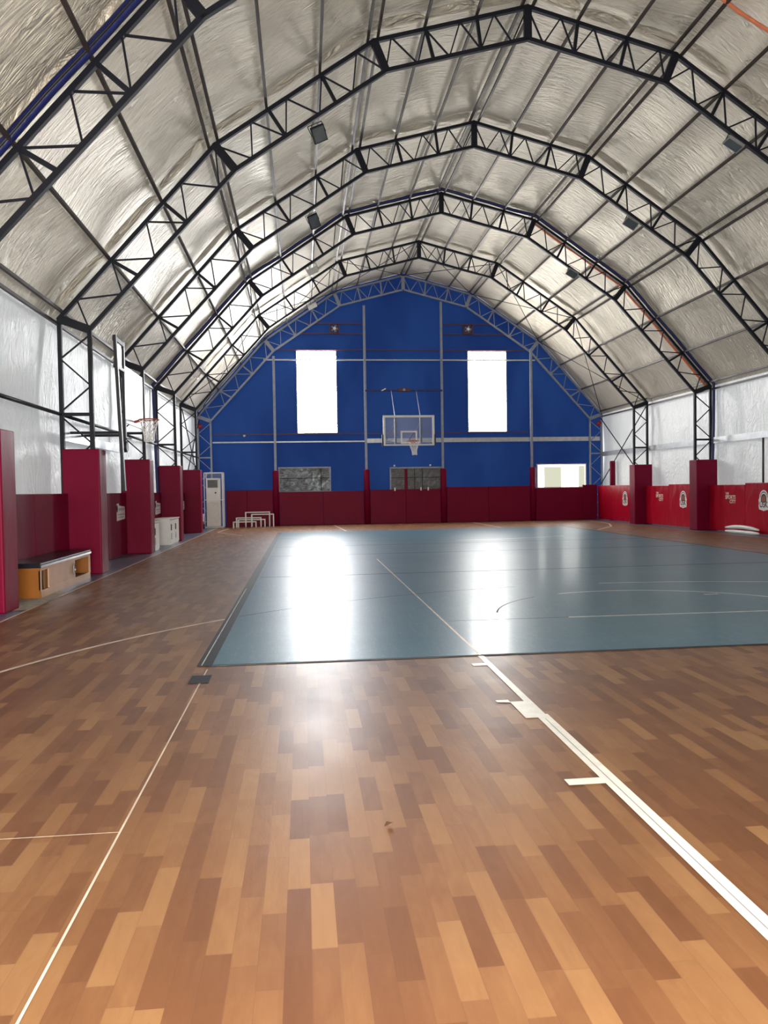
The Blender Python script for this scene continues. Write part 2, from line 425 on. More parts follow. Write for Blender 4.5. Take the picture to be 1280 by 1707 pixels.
def side_wall(name, X, sg):
    rows, uvs = [], []
    zs = [i*.3 for i in range(16)] + [4.8]
    for y in [Y0+(Y1-Y0)*i/144 for i in range(145)]:
        r, q = [], []
        for z in zs:
            b = .05*math.sin(y*2.1+z*.8)*math.sin(math.pi*z/4.8) + .03*math.sin(y*5.3-z*1.7)*math.sin(math.pi*z/4.8)
            r.append((X + sg*(abs(b)), y, z)); q.append((y, z))
        rows.append(r); uvs.append(q)
    return uvgrid(name, rows, uvs, M['wallfoil'])
side_wall('wall_left', WL, -1); side_wall('wall_right', WR, 1)

TALL = [(-.17, 1.54, 4.05, 7.61), (7.45, 9.18, 4.05, 7.61)]
LOW = [(-1.0, 1.17, 1.50, 2.49), (3.90, 6.13, 1.50, 2.43), (10.60, 12.81, 1.50, 2.50)]
def gable(name, Y, holes, mat):
    b = MB(); xs = sorted({round(v, 4) for v in [CX+p[0] for p in ROOF] + [h[i] for h in holes for i in (0, 1)] + [WL+.6*i for i in range(31)]} - {0.0})
    xs = [x for x in xs if WL-1e-3 <= x <= WR+1e-3]
    zc = sorted({0.0, 3.0, 8.6} | {h[i] for h in holes for i in (2, 3)})
    for x0, x1 in zip(xs, xs[1:]):
        t0, t1 = roof_z(x0), roof_z(x1); lim = min(t0, t1); z = [q for q in zc if q < lim-.05]
        for a, c in zip(z, z[1:]):
            mx, mz = (x0+x1)/2, (a+c)/2
            if any(h[0] < mx < h[1] and h[2] < mz < h[3] for h in holes): continue
            b.poly([(x0, Y, a), (x1, Y, a), (x1, Y, c), (x0, Y, c)])
        b.poly([(x0, Y, z[-1]), (x1, Y, z[-1]), (x1, Y, t1), (x0, Y, t0)])
    bmesh.ops.remove_doubles(b.bm, verts=b.bm.verts, dist=1e-4)
    return tag(b.build(name, mat), kind='structure')
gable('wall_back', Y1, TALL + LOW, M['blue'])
FRONT = [(-.17, 1.54, 4.05, 7.61), (7.45, 9.18, 4.05, 7.61), (-1.6, 2.0, .02, 2.7)]
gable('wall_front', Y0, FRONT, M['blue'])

def window(n, h, Y, pane_mat, fw=.05, fmat=None, mull=(), rails=()):
    root = thing('window_%d' % n, None, None, ((h[0]+h[1])/2, Y, h[2]), kind='structure')
    b = MB(); d = .05; x0, x1, z0, z1 = h
    for a, c in (((x0-fw, Y-d, z0-fw), (x0, Y+d, z1+fw)), ((x1, Y-d, z0-fw), (x1+fw, Y+d, z1+fw)), ((x0, Y-d, z0-fw), (x1, Y+d, z0)), ((x0, Y-d, z1), (x1, Y+d, z1+fw))): b.box(a, c)
    b.build('window_frame', fmat or M['girt'], root)
    MB().box((x0, Y-.01, z0), (x1, Y+.01, z1)).build('pane', pane_mat, root)
    for x in mull: MB().box((x-.015, Y-.04, z0), (x+.015, Y-.012, z1)).build('mullion', M['steel'], root)
    for z in rails: MB().box((x0, Y-.036, z-.012), (x1, Y-.012, z+.012)).build('rail', M['steel'], root)
    return root
window(1, TALL[0], Y1, M['day_l'], .03, M['steelgrey_and_haze'])
window(2, TALL[1], Y1, M['day_r'], .03, M['steelgrey_and_haze'])
window(3, LOW[0], Y1-.06, M['film'], .06, M['steelgrey_and_haze'], rails=(2.06,), mull=(.8,))
window(4, LOW[1], Y1-.06, M['filmdark'], .06, M['steelgrey_and_haze'], mull=(4.62, 4.95, 5.3), rails=(2.02,))
r5 = window(5, LOW[2], Y1-.06, M['day_low'], .05, M['white'])
MB().box((10.88, Y1-.10, 1.50), (11.68, Y1-.08, 2.42)).build('frosted_pane', M['day_frost'], r5)
MB().box((12.50, Y1-.10, 1.50), (12.78, Y1-.08, 2.45)).build('frosted_pane', M['day_frost'], r5)
window(6, FRONT[0], Y0, M['added_front_glow'], .05); window(7, FRONT[1], Y0, M['added_front_glow'], .05)  # added windows behind the camera, put in as light sources
d1 = thing('added_door_1', None, None, (.2, Y0, 0), kind='structure')  # unseen door added to light the foreground floor
x0, x1, z1 = FRONT[2][0], FRONT[2][1], FRONT[2][3]
b = MB(); b.box((x0-.1, Y0-.06, 0), (x0, Y0+.06, z1+.1)); b.box((x1, Y0-.06, 0), (x1+.1, Y0+.06, z1+.1)); b.box((x0, Y0-.06, z1), (x1, Y0+.06, z1+.1)); b.build('added_door_frame', M['steelgrey_and_haze'], d1)
MB().box((x0, Y0-.012, .02), (x1, Y0+.002, z1)).build('added_door_glazing', M['added_door_glow'], d1)
for x in (x0+.9, x0+1.8, x0+2.7): MB().box((x-.03, Y0+.004, .02), (x+.03, Y0+.05, z1)).build('added_door_stile', M['steelgrey_and_haze'], d1)
# ------------------------------------------------------------------ arches
ORD = {1: 'nearest, cut by the top edge at upper left', 2: 'second from the camera', 3: 'third from the camera', 4: 'fourth, with blue tarp along it', 5: 'fifth, last one before the blue gable wall'}
def make_arch(Y, mat, label):
    root = thing('arch_truss', label, 'roof truss', (CX, Y, 0), 'steel arch trusses')
    P = lambda p: (CX+p[0], Y, p[1])
    for nm, chain in (('outer_chord', OUT), ('inner_chord', INN)):
        b = MB()
        for a, c in zip(chain, chain[1:]):
            dv = Vector((c[0]-a[0], c[1]-a[1])).normalized()*.03
            b.bar(P((a[0]-dv.x, a[1]-dv.y)), P((c[0]+dv.x, c[1]+dv.y)), .075, .075)
        b.build(nm, mat, root)
    for i in range(7):
        MB().bar(P(OUT[i]), P(INN[i]), .15, .085).build('splice_post', mat, root)
    for i in range(6):
        o = [lerp(OUT[i], OUT[i+1], t/3) for t in range(4)]; q = [lerp(INN[i], INN[i+1], t/3) for t in range(4)]
        for t in (1, 2): MB().bar(P(o[t]), P(q[t]), .06, .06).build('post', mat, root)
        # nine-panel zigzag from the lower node of the segment's low end to the top of its high end
        flip = (i >= 3); start_in = i in (0, 2, 3, 5)
        pts = []
        for k in range(10):
            f = k/9
            tt = (1-f) if flip else f
            inn = (k % 2 == 0) if start_in else (k % 2 == 1)
            tt += 0 if k in (0, 9) else 0
            pts.append(lerp(INN[i], INN[i+1], tt) if inn else lerp(OUT[i], OUT[i+1], tt))
        for a, c in zip(pts, pts[1:]): MB().bar(P(a), P(c), .028, .028).build('brace', mat, root)
    for sg in (-1, 1):
        xo, xi = 9.0*sg, 8.46*sg
        MB().bar((CX+xo, Y, 0), (CX+xo, Y, 4.77), .075, .075).build('column_leg', mat, root)
        MB().bar((CX+xi, Y, 0), (CX+xi, Y, 4.575), .075, .075).build('column_leg', mat, root)
        MB().bar((CX+xo, Y, 3.0), (CX+xi, Y, 3.0), .06, .06).build('column_strut', mat, root)
        zz = [4.48, 4.03, 3.53, 3.06]; pt = [(xi if k % 2 == 0 else xo, z) for k, z in enumerate(zz)]
        z2 = [2.95, 2.45, 1.95, 1.45, .95, .45, .05]; pt2 = [(xo if k % 2 == 0 else xi, z) for k, z in enumerate(z2)]
        for ch in (pt, pt2):
            for a, c in zip(ch, ch[1:]): MB().bar(P(a), P(c), .028, .028).build('brace', mat, root)
    return root
proto = make_arch(FR[1], M['steel'], 'dark navy steel lattice arch truss, ' + ORD[1])
for k in range(2, 6):
    c = copy_tree(proto); c.location.y = FR[k]; c['label'] = 'dark navy steel lattice arch truss, ' + ORD[k]
make_arch(FR[6]-.06, M['steelgrey_and_haze'], 'haze-lightened steel lattice arch truss against the blue gable wall')  # same paint as the other arches, haze put in by a lighter grey

# purlins
pu = offset_poly(OUT, .065)
def purlin(x, z, label, w=.05):
    o = MB().box((CX+x-w/2, Y0+.05, z-w/2-.005), (CX+x+w/2, Y1-.14, z+w/2)).build('purlin', M['purlin'], None, (CX+x, Y0+.05, z))
    tag(o, label, 'purlin', 'roof purlins')
SEGN = ['steep lower slope', 'middle slope', 'flat upper slope']
for sg, side in ((-1, 'left'), (1, 'right')):
    for i in range(3):
        a, b = pu[i], pu[i+1]; dv = Vector((b[0]-a[0], b[1]-a[1])).normalized()
        nd = {0: 'eave', 1: 'lower bend', 2: 'upper bend'}[i]
        for s_, wd in ((-.11, 'lower'), (.11, 'upper')):
            base = pu[i] if i else (pu[0][0]+.02, pu[0][1]+.02)
            if s_ > 0: p = (base[0]+dv.x*s_, base[1]+dv.y*s_)
            elif i: dp = Vector((pu[i][0]-pu[i-1][0], pu[i][1]-pu[i-1][1])).normalized(); p = (base[0]-dp.x*.11, base[1]-dp.y*.11)
            else: p = (base[0], base[1]-.16)
            purlin(p[0]*-sg, p[1], 'brown steel purlin, %s of the pair along the %s %s' % (wd, side, nd))
        for t, wd in ((1, 'lower'), (2, 'upper')):
            p = lerp(a, b, t/3)
            purlin(p[0]*-sg, p[1], 'single brown steel purlin, %s one on the %s roof\'s %s' % (wd, side, SEGN[i]))
    p = (pu[3][0]-.11, pu[3][1]-.03)
    purlin(p[0]*-sg, p[1], 'brown steel ridge purlin on the %s side of the ridge pair' % side)

# wall girts and posts
for X, side, sg in ((-4.50, 'left', 1), (13.60, 'right', -1)):
    for a in range(0, 6):
        ya = FR[a] if a else 5.473; yb = FR[a+1]
        if side == 'right' and a < 2: continue
        place = ['before the first arch', 'between first and second arch', 'between second and third arch', 'between third and fourth arch', 'between fourth and fifth arch', 'in the last bay before the blue wall'][a]
        if side == 'left':
            if a >= 1:
                o = MB().tube([(X+.03, ya+.05, 3.0), (X+.03, yb-.05, 3.0)], .035).build('wall_girt', M['steel'], None, (X, ya, 3.0), True)
                tag(o, 'dark round girt rail on the left lining, ' + place, 'girt', 'left wall girts')
        else:
            o = MB().box((X-.03, ya+.05, 2.86), (X+.04, yb-.05, 3.06)).build('wall_girt', M['girt'], None, (X, ya, 2.86))
            tag(o, 'pale flat girt rail on the right lining, ' + place, 'girt', 'right wall girts')
tag(MB().box((-4.53, FR[2]+.1, 2.52), (-4.47, FR[3]-.1, 2.70)).build('wall_board', M['girt'], None, (-4.5, FR[2], 2.52)), 'pale flat board on the left lining below the side hoop', 'board')
tag(MB().tube([(13.56, 21.5, 1.5), (13.56, 21.5, 2.86)], .03).build('wall_post', M['purlin'], None, (13.56, 21.5, 1.5), True), 'thin brown upright on right lining above the glossy red pad', 'post')

# wind bracing in the last bay
def rod(p, q, label, r=.014):
    tag(MB().tube([p, q], r, 6).build('bracing_rod', M['steel'], None, p, True), label, 'bracing rod', 'wind bracing rods in the last bay')
yA, yB = FR[5], FR[6]-.1
for sg, side in ((-1, 'left'), (1, 'right')):
    for i in range(3):
        a, b = OUT[i], OUT[i+1]; nm = SEGN[i]
        rod((CX-a[0]*sg*1.0 if False else CX+sg*abs(a[0]), yA, a[1]), (CX+sg*abs(b[0]), yB, b[1]), 'thin steel cross rod rising away on the last bay\'s %s %s' % (side, nm))
        rod((CX+sg*abs(b[0]), yA, b[1]), (CX+sg*abs(a[0]), yB, a[1]), 'thin steel cross rod falling away on the last bay\'s %s %s' % (side, nm))
    X = CX+sg*8.95
    rod((X, yA, 1.6), (X, yB, 4.6), 'long cross rod rising toward blue wall on the %s lining' % side, .022)
    rod((X, yA, 4.6), (X, yB, 1.6), 'long cross rod falling toward blue wall on the %s lining' % side, .022)

# ------------------------------------------------------------------ gable posts, girts
GP = [(-1.17, 7.35, 'leftmost'), (2.79, 9.56, 'second from the left'), (6.20, 9.76, 'third from the left'), (10.26, 7.7, 'rightmost')]
for x, zt, wd in GP:
    o = MB().box((x-.05, 33.73, 0), (x+.05, 33.83, zt)).build('gable_post', M['steelgrey_and_haze'], None, (x, 33.78, 0))
    tag(o, 'slim grey steel post on the blue gable wall, %s of four' % wd, 'post', 'gable wall posts')
    b = MB(); n = 20
    b.tube([(x, 33.67, 0.0), (x, 33.67, 2.36), (x, 33.67, 2.40)], [.135, .135, .115], 20)
    tag(b.build('post_pad', M['red'], None, (x, 33.67, 0), True), 'round red pad sleeve on the %s gable post' % wd, 'pad', 'round post pads')
def girt(x0, x1, z, h, mat, label, Y=33.93):
    tag(MB().box((x0, Y-.03, z-h/2), (x1, Y+.03, z+h/2)).build('gable_girt', mat, None, (x0, Y, z)), label, 'girt')
girt(-1.6, 10.5, 7.22, .055, M['girt'], 'thin pale girt across the blue wall near the tall window tops')
girt(-3.85, 2.74, 3.65, .055, M['girt'], 'thin pale girt across the blue wall\'s left side at low height')
girt(2.84, 13.5, 3.67, .19, M['girt'], 'broad pale girt across the blue wall from behind backboard to right corner')
girt(-1.0, 10.1, 7.66, .04, M['redsteel'], 'thin red oxide girt touching the tops of the tall windows', 33.97)
girt(-3.8, 10.2, 4.0, .04, M['redsteel'], 'thin red oxide girt touching the sills of the tall windows', 33.97)
for x0, x1, s in ((.3, 2.74, 'left'), (6.25, 8.6, 'right')):
    girt(x0, x1, 8.80, .045, M['redsteel'], 'red oxide rail above the %s exhaust fan' % s, 33.95)
    girt(x0-.5 if s == 'left' else x0, x1 if s == 'left' else x1+.7, 8.36, .045, M['redsteel'], 'red oxide rail below the %s exhaust fan' % s, 33.95)
for cx_, s in ((1.5, 'left'), (7.44, 'right')):
    f = thing('exhaust_fan', 'square brown exhaust fan high on the blue wall, above the %s tall window' % s, 'fan', (cx_, 33.9, 8.58), 'exhaust fans')
    b = MB(); h = .22
    for a, c in (((-h, -h), (h, -h+.04)), ((-h, h-.04), (h, h)), ((-h, -h+.04), (-h+.04, h-.04)), ((h-.04, -h+.04), (h, h-.04))): b.box((cx_+a[0], 33.82, 8.58+a[1]), (cx_+c[0], 33.98, 8.58+c[1]))
    b.tube([(cx_+.175*math.cos(R2D(a)), 33.86, 8.58+.175*math.sin(R2D(a))) for a in range(0, 360, 15)], .02, 6, True)
    b.build('housing', M['redsteel'], f)
    for k in range(5):
        a = k*2*math.pi/5; u = Vector((math.cos(a), 0, math.sin(a))); v = Vector((-math.sin(a), 0, math.cos(a))); c0 = Vector((cx_, 33.9, 8.58))
        MB().poly([c0+u*.06-v*.03+Vector((0, .02, 0)), c0+u*.165-v*.06+Vector((0, .03, 0)), c0+u*.165+v*.05-Vector((0, .03, 0)), c0+u*.06+v*.03-Vector((0, .02, 0))], (0, .006, 0)).build('blade', M['grey'], f)
    MB().tube([(cx_, 33.82, 8.58), (cx_, 33.92, 8.58)], .065, 16).build('hub', M['white'], f)

# ------------------------------------------------------------------ pads
def pad_box(a, b, name, mat, label, group, bev=.02):
    o = MB().box(a, b).build(name, mat, None, ((a[0]+b[0])/2, (a[1]+b[1])/2, min(a[2], b[2])), False, bev, 3)
    return tag(o, label, 'pad', group)
PN = {1: 'nearest left column, cut by the photo edge', 2: 'left column behind the bench cabinet', 3: 'third left column beside the white cabinets', 4: 'fourth left column beyond the white cabinets', 5: 'last left column beside the caged cooler'}
for k in range(1, 6):
    pad_box((-4.46, FR[k]-.06, 0), (-3.78, FR[k]+.44, 2.35), 'column_pad', M['red'], 'tall red box pad round the ' + PN[k], 'column pads', .025)
for k, s in ((3, 'right column outside'), (4, 'nearest right column'), (5, 'farther right column')):
    if k == 3: continue
    pad_box((12.84, FR[k]-.42, 0), (13.56, FR[k]+.08, 2.32), 'column_pad', M['red'], 'tall red box pad round the %s between crest logos' % s if k == 4 else 'tall red box pad round the farther right column near the blue wall', 'column pads', .025)
BN = {1: 'behind the bench cabinet', 2: 'between second and third left columns', 3: 'between third and fourth left columns', 4: 'between the fourth and last left columns', 5: 'behind the caged cooler'}
LP = {}
for k in range(1, 6):
    a = FR[k]+.45; b = (FR[k+1]-.07) if k < 5 else 33.5; m = FR[k]+2.85
    for y0, y1, wd in ((a, m-.003, 'nearer'), (m+.003, b, 'farther')):
        LP[k, wd] = pad_box((-4.44, y0, .02), (-4.36, y1, 1.52), 'wall_pad', M['red'], 'red pad on left lining %s, %s half' % (BN[k], wd), 'left wall pads', .012)
RP = {}
RN = {3: 'at the right photo edge', 4: 'between the two right column pads', 5: 'from farther right column to blue wall'}
for k, y0, m, y1 in ((3, 19.9, 21.95, FR[4]-.44), (4, FR[4]+.1, 26.85, FR[5]-.44), (5, FR[5]+.1, 32.0, 33.6)):
    for ya, yb, wd in ((y0, m-.003, 'nearer'), (m+.003, y1, 'farther')):
        RP[k, wd] = pad_box((13.26, ya, .03), (13.36, yb, 1.53 - (.05 if (k, wd) in ((4, 'farther'), (3, 'farther')) else 0)), 'wall_pad', M['redbright'], 'glossy red pad on right lining %s, %s half' % (RN[k], wd), 'right wall pads', .015)
GX = [(-3.30, -2.413, 1.57), (-2.407, -1.31, 1.57), (-1.03, .867, 1.47), (.873, 2.65, 1.47), (2.93, 4.507, 1.50), (4.513, 6.06, 1.50), (6.34, 8.227, 1.57), (8.233, 10.12, 1.57), (10.40, 12.557, 1.47), (12.563, 13.24, 1.58)]
GL = ['beside the caged cooler', 'behind the white hurdles', 'under the film window, left half', 'under the film window, right half', 'under the dull window, left half', 'under the dull window with a torn crease', 'left of centre between third and rightmost posts', 'just left of the rightmost gable post', 'under the bright low window', 'in the right corner']
for (x0, x1, zt), lb in zip(GX, GL):
    pad_box((x0, 33.62, .01), (x1, 33.72, zt), 'wall_pad', M['red'], 'red wall pad on the blue gable wall ' + lb, 'gable wall pads', .014)
tag(MB().box((4.47, 33.64, 1.51), (4.58, 33.74, 2.40)).build('post_pad', M['red'], None, (4.52, 33.69, 1.51), False, .02), 'narrow red strip pad standing in front of the dull low window', 'pad')
tag(MB().tube([(13.52, 32.55, 0), (13.52, 32.55, 2.55), (13.52, 32.55, 2.6)], [.12, .12, .1], 16).build('post_pad', M['red'], None, (13.52, 32.55, 0), True), 'round red pad sleeve on right lining near the blue wall', 'pad')
for i, x in enumerate((4.02, 5.18, 5.5)):
    tag(MB().box((x-.03, 33.60, 1.44), (x+.03, 33.615, 1.58)).build('pad_clip', M['white'], None, (x, 33.6, 1.44), False, .005), 'small white clip on the pad top under the dull window, %s of three' % ('leftmost', 'middle', 'rightmost')[i], 'clip', 'white pad clips')
for x, s in ((4.05, 'left'), (5.66, 'right')):
    tag(MB().tube([(x, 33.98, 2.56), (x, 33.92, 2.56)], .04, 12).build('wall_hook', M['white'], None, (x, 33.95, 2.56)), 'small round white hook above the dull low window, %s one' % s, 'hook', 'white wall hooks')

# ------------------------------------------------------------------ printed marks on pads
def text_mesh(s, size, mat, name, parent, M4, extrude=.002, wx=1.0):
    cu = bpy.data.curves.new(name, 'FONT'); cu.body = s; cu.size = size; cu.align_x = 'CENTER'; cu.align_y = 'CENTER'; cu.extrude = extrude; cu.offset = size*.02
    t = bpy.data.objects.new(name, cu); COL.objects.link(t); dg = bpy.context.evaluated_depsgraph_get()
    me = bpy.data.meshes.new_from_object(t.evaluated_get(dg)); COL.objects.unlink(t); bpy.data.objects.remove(t)
    off = Vector(parent['_w'])
    for v in me.vertices: v.co = (M4 @ Vector((v.co.x*wx, v.co.y, v.co.z))) - off
    me.materials.clear(); me.materials.append(mat)
    o = bpy.data.objects.new(name, me); COL.objects.link(o); o.parent = parent; o['_w'] = list(off); return o
def wall_frame(origin, right, up):
    right, up = Vector(right), Vector(up); n = right.cross(up)
    m = Matrix((right, up, n)).transposed().to_4x4(); m.translation = Vector(origin); return m
def flat(pts, F, mat, name, parent, z=.001):
    b = MB(); b.poly([F @ Vector((x, y, z)) for x, y in pts]); return b.build(name, mat, parent)
def crest(pad, y, z=1.03, full=True):
    F = wall_frame((13.258, y, z), (0, -1, 0), (0, 0, 1))
    out = [(.25, -.17), (.23, -.27), (.10, -.29), (0, -.315), (-.10, -.29), (-.23, -.27), (-.25, -.17), (-.23, -.10), (-.255, .0)]
    top = [(.215*math.cos(R2D(a)), .06 + .235*math.sin(R2D(a))) for a in range(180, -1, -12)]
    o = flat(out + top[0:] + [(.255, 0), (.23, -.10)], F, M['logo_white'], 'crest', pad)
    flat([(.19*math.cos(R2D(a)), .05+.20*math.sin(R2D(a))) for a in range(10, 171, 10)] + [(.165*math.cos(R2D(a)), .05+.172*math.sin(R2D(a))) for a in range(170, 9, -10)], F, M['logo_black'], 'crest_ring', o, .002)
    flat([(.135, -.06)] + [(.135*math.cos(R2D(a)), .04+.145*math.sin(R2D(a))) for a in range(0, 181, 12)] + [(-.135, -.06)], F, M['logo_black'], 'crest_arch', o, .003)
    flat([(.10*math.cos(R2D(a)), .03+.10*math.sin(R2D(a))) for a in range(0, 360, 15)], F, M['logo_ball'], 'crest_ball', o, .004)
    flat([(.20, -.225), (.20, -.06), (-.20, -.06), (-.20, -.225)], F, M['logo_white'], 'crest_band', o, .005)
    text_mesh('USK', .235, M['logo_black'], 'crest_letters', o, F @ Matrix.Translation((0, -.135, .006)), .001, .92)
    if full: flat([(.12, -.265), (.12, -.245), (-.12, -.245), (-.12, -.265)], F, M['grey'], 'crest_foot', o, .005)
    return o
crest(RP[3, 'nearer'], 21.0, 1.02, False); crest(RP[4, 'nearer'], 25.75, 1.0); crest(RP[5, 'nearer'], 30.65, .98)
def sporttext(pad, y, z):
    F = wall_frame((13.258, y, z), (0, -1, 0), (0, 0, 1))
    o = text_mesh('SPORTS', .165, M['logo_cream'], 'lettering', pad, F, .002)
    text_mesh('CITY', .155, M['logo_cream'], 'lettering', pad, F @ Matrix.Translation((.13, -.135, 0)), .002)
    text_mesh('THE', .10, M['logo_cream'], 'lettering', pad, F @ Matrix.Translation((-.18, .115, 0)), .002)
    flat([(-.32, -.07), (-.10, -.07), (-.10, -.052), (-.32, -.052)], F, M['logo_black'], 'lettering_shadow', pad, .0015)
sporttext(RP[3, 'farther'], 22.75, 1.09); sporttext(RP[4, 'farther'], 27.55, 1.10)
def notice(pad, y):
    F = wall_frame((-4.358, y, 1.06), (0, 1, 0), (0, 0, 1))
    o = flat([(-.42, -.20), (.42, -.17), (.42, .13), (-.15, .16), (-.22, .22), (-.42, .20)], F, M['logo_white'], 'printed_notice', pad)
    flat([(-.36+.07*math.cos(R2D(a)), .09+.09*math.sin(R2D(a))) for a in range(0, 360, 20)], F, M['logo_black'], 'print_mark', o, .002)
    for (x0, x1, z0, z1) in ((-.2, .34, .04, .10), (-.3, .38, -.07, -.035), (-.28, .30, -.13, -.105)):
        x = x0
        while x < x1:
            wd = random.uniform(.04, .11); flat([(x, z0), (min(x+wd, x1), z0), (min(x+wd, x1), z1), (x, z1)], F, M['grey'], 'print_mark', o, .002); x += wd+.03
for k in (2, 3, 4): notice(LP[k, 'farther'], FR[k]+4.05)

# ------------------------------------------------------------------ blue sports mat
mt = thing('sports_mat', 'large blue sports mat laid over the wood floor', 'mat', (4.5, 17, 0))
MX0, MX1, MY0, MY1 = -.82, 9.78, 6.73, 28.0
MB().box((MX0, MY0, .0005), (MX1, MY1, .006)).build('mat_surface', M['mat'], mt)
strip_path([(-.875, MY0-.02), (-.875, MY1)], .13, .0064, 'edge_tape', M['line_dark'], mt)
strip_path([(MX0, MY0), (5.4, MY0-.01)], .035, .0066, 'edge_tape', M['line_dark'], mt)
strip_path([(5.4, MY0-.01), (MX1, MY0-.02)], .03, .0066, 'edge_tape', M['line_mat'], mt)
strip_path([(MX1, MY0), (MX1, MY1)], .06, .0064, 'edge_tape', M['line_dark'], mt)
strip_path([(-.90, MY0), (-.90, 12)], .010, .0068, 'edge_seam', M['line_mat'], mt)
for y in (13.6, 17.9, 20.8): strip_path([(MX0+.05, y-.1), (MX1-.1, y+.15)], .055, .0066, 'mat_joint', M['line_dark'], mt)
strip_path(arc(4.5, 3.64, 7.76, 133, 100), .022, .0066, 'court_line', M['line_dark'], mt)
strip_path(arc(4.5, 3.64, 7.76, 90, 50), .04, .0068, 'court_line', M['line_mat'], mt)
strip_path(arc(4.3, 8.47, 2.08, 182, 166), .06, .0068, 'court_line', M['line_mat'], mt)
strip_path(arc(4.3, 8.47, 2.08, 166, 125), .02, .0066, 'court_line', M['line_dark'], mt)
strip_path(arc(4.3, 8.47, 2.08, 112, 30), .05, .0068, 'court_line', M['line_mat'], mt)
strip_path([(1.6, 8.52), (3.0, 8.51)], .02, .0066, 'court_line', M['line_dark'], mt)
strip_path([(3.0, 8.51), (9.7, 8.42)], .05, .0068, 'court_line', M['line_mat'], mt)
strip_path([(1.55, MY0), (1.56, 16.5)], .022, .0068, 'court_line', M['line_thin'], mt)
strip_path([(5.4, 9.92), (5.6, 9.92)], .05, .0068, 'court_line', M['line_mat'], mt)
strip_path(arc(4.6, 28.5, 6.6, 215, 262), .03, .0066, 'court_line', M['line_dark'], mt)
strip_path(arc(4.6, 28.5, 6.6, 268, 300), .05, .0068, 'court_line', M['line_mat'], mt)

# ------------------------------------------------------------------ end hoop
hp = thing('basketball_hoop', 'clear backboard and hoop hung from the blue gable wall', 'basketball hoop', (4.23, 30.4, 3.24))
bx0, bx1, bz0, bz1, BY = 3.20, 5.26, 3.24, 4.44, 30.4
b = MB()
for a, c in (((bx0, bz0), (bx0+.085, bz1)), ((bx1-.085, bz0), (bx1, bz1)), ((bx0+.085, bz1-.085), (bx1-.085, bz1)), ((bx0+.085, bz0), (bx1-.085, bz0+.05))): b.box((a[0], BY-.025, a[1]), (c[0], BY+.025, c[1]))
b.build('board_frame', M['white'], hp)
MB().box((bx0+.085, BY-.008, bz0+.05), (bx1-.085, BY+.008, bz1-.085)).build('board_glass', M['glass'], hp)
b = MB(); tx, tz, tw, th = 4.23, 3.32, .66, .50
for a, c in (((-tw/2, 0), (-tw/2+.06, th)), ((tw/2-.06, 0), (tw/2, th)), ((-tw/2+.06, th-.06), (tw/2-.06, th)), ((-tw/2+.06, 0), (tw/2-.06, .06))): b.box((tx+a[0], BY-.016, tz+a[1]), (tx+c[0], BY-.009, tz+c[1]))
b.build('target_square', M['white'], hp)
for x in (3.71, 4.73):
    MB().box((x-.035, BY+.03, bz0), (x+.035, BY+.08, bz1-.05)).build('board_upright', M['steel'], hp)
    MB().box((x-.055, BY+.03, bz0), (x-.035, BY+.07, bz1-.05)).build('upright_edge', M['white'], hp)
def hoop_ring(root, c, r, dirn, mat=M['orange']):
    d = Vector(dirn); s = Vector((0, 0, 1)).cross(d); c = Vector(c)
    MB().tube([c + d*r*math.cos(R2D(a)) + s*r*math.sin(R2D(a)) for a in range(0, 360, 12)], .014, 8, True).build('rim', mat, root, smooth=True)
    MB().poly([c - d*(r+.16) + s*.07 - Vector((0, 0, .05)), c - d*(r-.01) + s*.09, c - d*(r-.01) - s*.09, c - d*(r+.16) - s*.07 - Vector((0, 0, .05))], (0, 0, -.04)).build('rim_bracket', mat, root)
def net_mesh(root, c, r, h, lean=(0, 0), tail=.42):
    b = MB(); c = Vector(c); n = 12; lv = 7
    def P(i, k):
        t = k/lv; rr = r*(1-(1-tail)*min(1, t*1.35)**.8); a = 2*math.pi*(i + (.5 if k % 2 else 0))/n
        return c + Vector((rr*math.cos(a)+lean[0]*t*t, rr*math.sin(a)+lean[1]*t*t, -h*t + .02*math.sin(a*2)*t))
    for k in range(lv):
        for i in range(n):
            for j in ((0, -1) if k % 2 == 0 else (0, 1)): b.tube([P(i, k), P(i+j, k+1)], .0075, 4)
    for i in range(n): b.tube([P(i, lv), P(i+1, lv)], .007, 4)
    b.build('net', M['net'], root)
hoop_ring(hp, (4.36, BY-.42, 3.39), .245, (0, -1, 0))
net_mesh(hp, (4.36, BY-.42, 3.38), .24, .52, (.03, 0), .40)
for x, xg in ((3.71, 2.79), (4.73, 6.20)):
    MB().tube([(x, BY+.08, 3.42), (x, 33.83, 3.62)], .03, 8).build('support_arm', M['steel'], hp)
    MB().tube([(x, BY+.08, 4.2), (x, 33.83, 3.70)], .022, 8).build('support_arm', M['steel'], hp)
for x0, x1 in ((3.93, 3.68), (5.03, 4.70)):
    MB().tube([(x0, 33.68, 5.85), (x1, BY+.06, 4.42)], .014, 6).build('stay_rod', M['girt'], hp)
for x in (bx0-.02, bx1+.02):
    MB().box((x-.03, BY-.03, 3.22), (x+.03, BY+.06, 3.68)).build('side_clamp', M['black'], hp)
gb = thing('hoist_beam', 'dark steel hoist beam on the blue wall above the clear backboard', 'beam', (4.5, 33.66, 5.85))
MB().box((2.79, 33.64, 5.80), (6.2, 33.71, 5.88)).build('beam', M['tarp'], gb)
MB().box((4.22, 33.52, 5.78), (4.74, 33.66, 5.94)).build('winch', M['redsteel'], gb, bevel=.02)
MB().tube([(4.48, 33.5, 5.86), (4.48, 33.54, 5.86)], .06, 12).build('winch_drum', M['grey'], gb)
MB().bar((3.50, 33.6, 5.83), (3.68, 33.6, 5.92), .05, .05).build('lamp_tube', M['white'], gb)

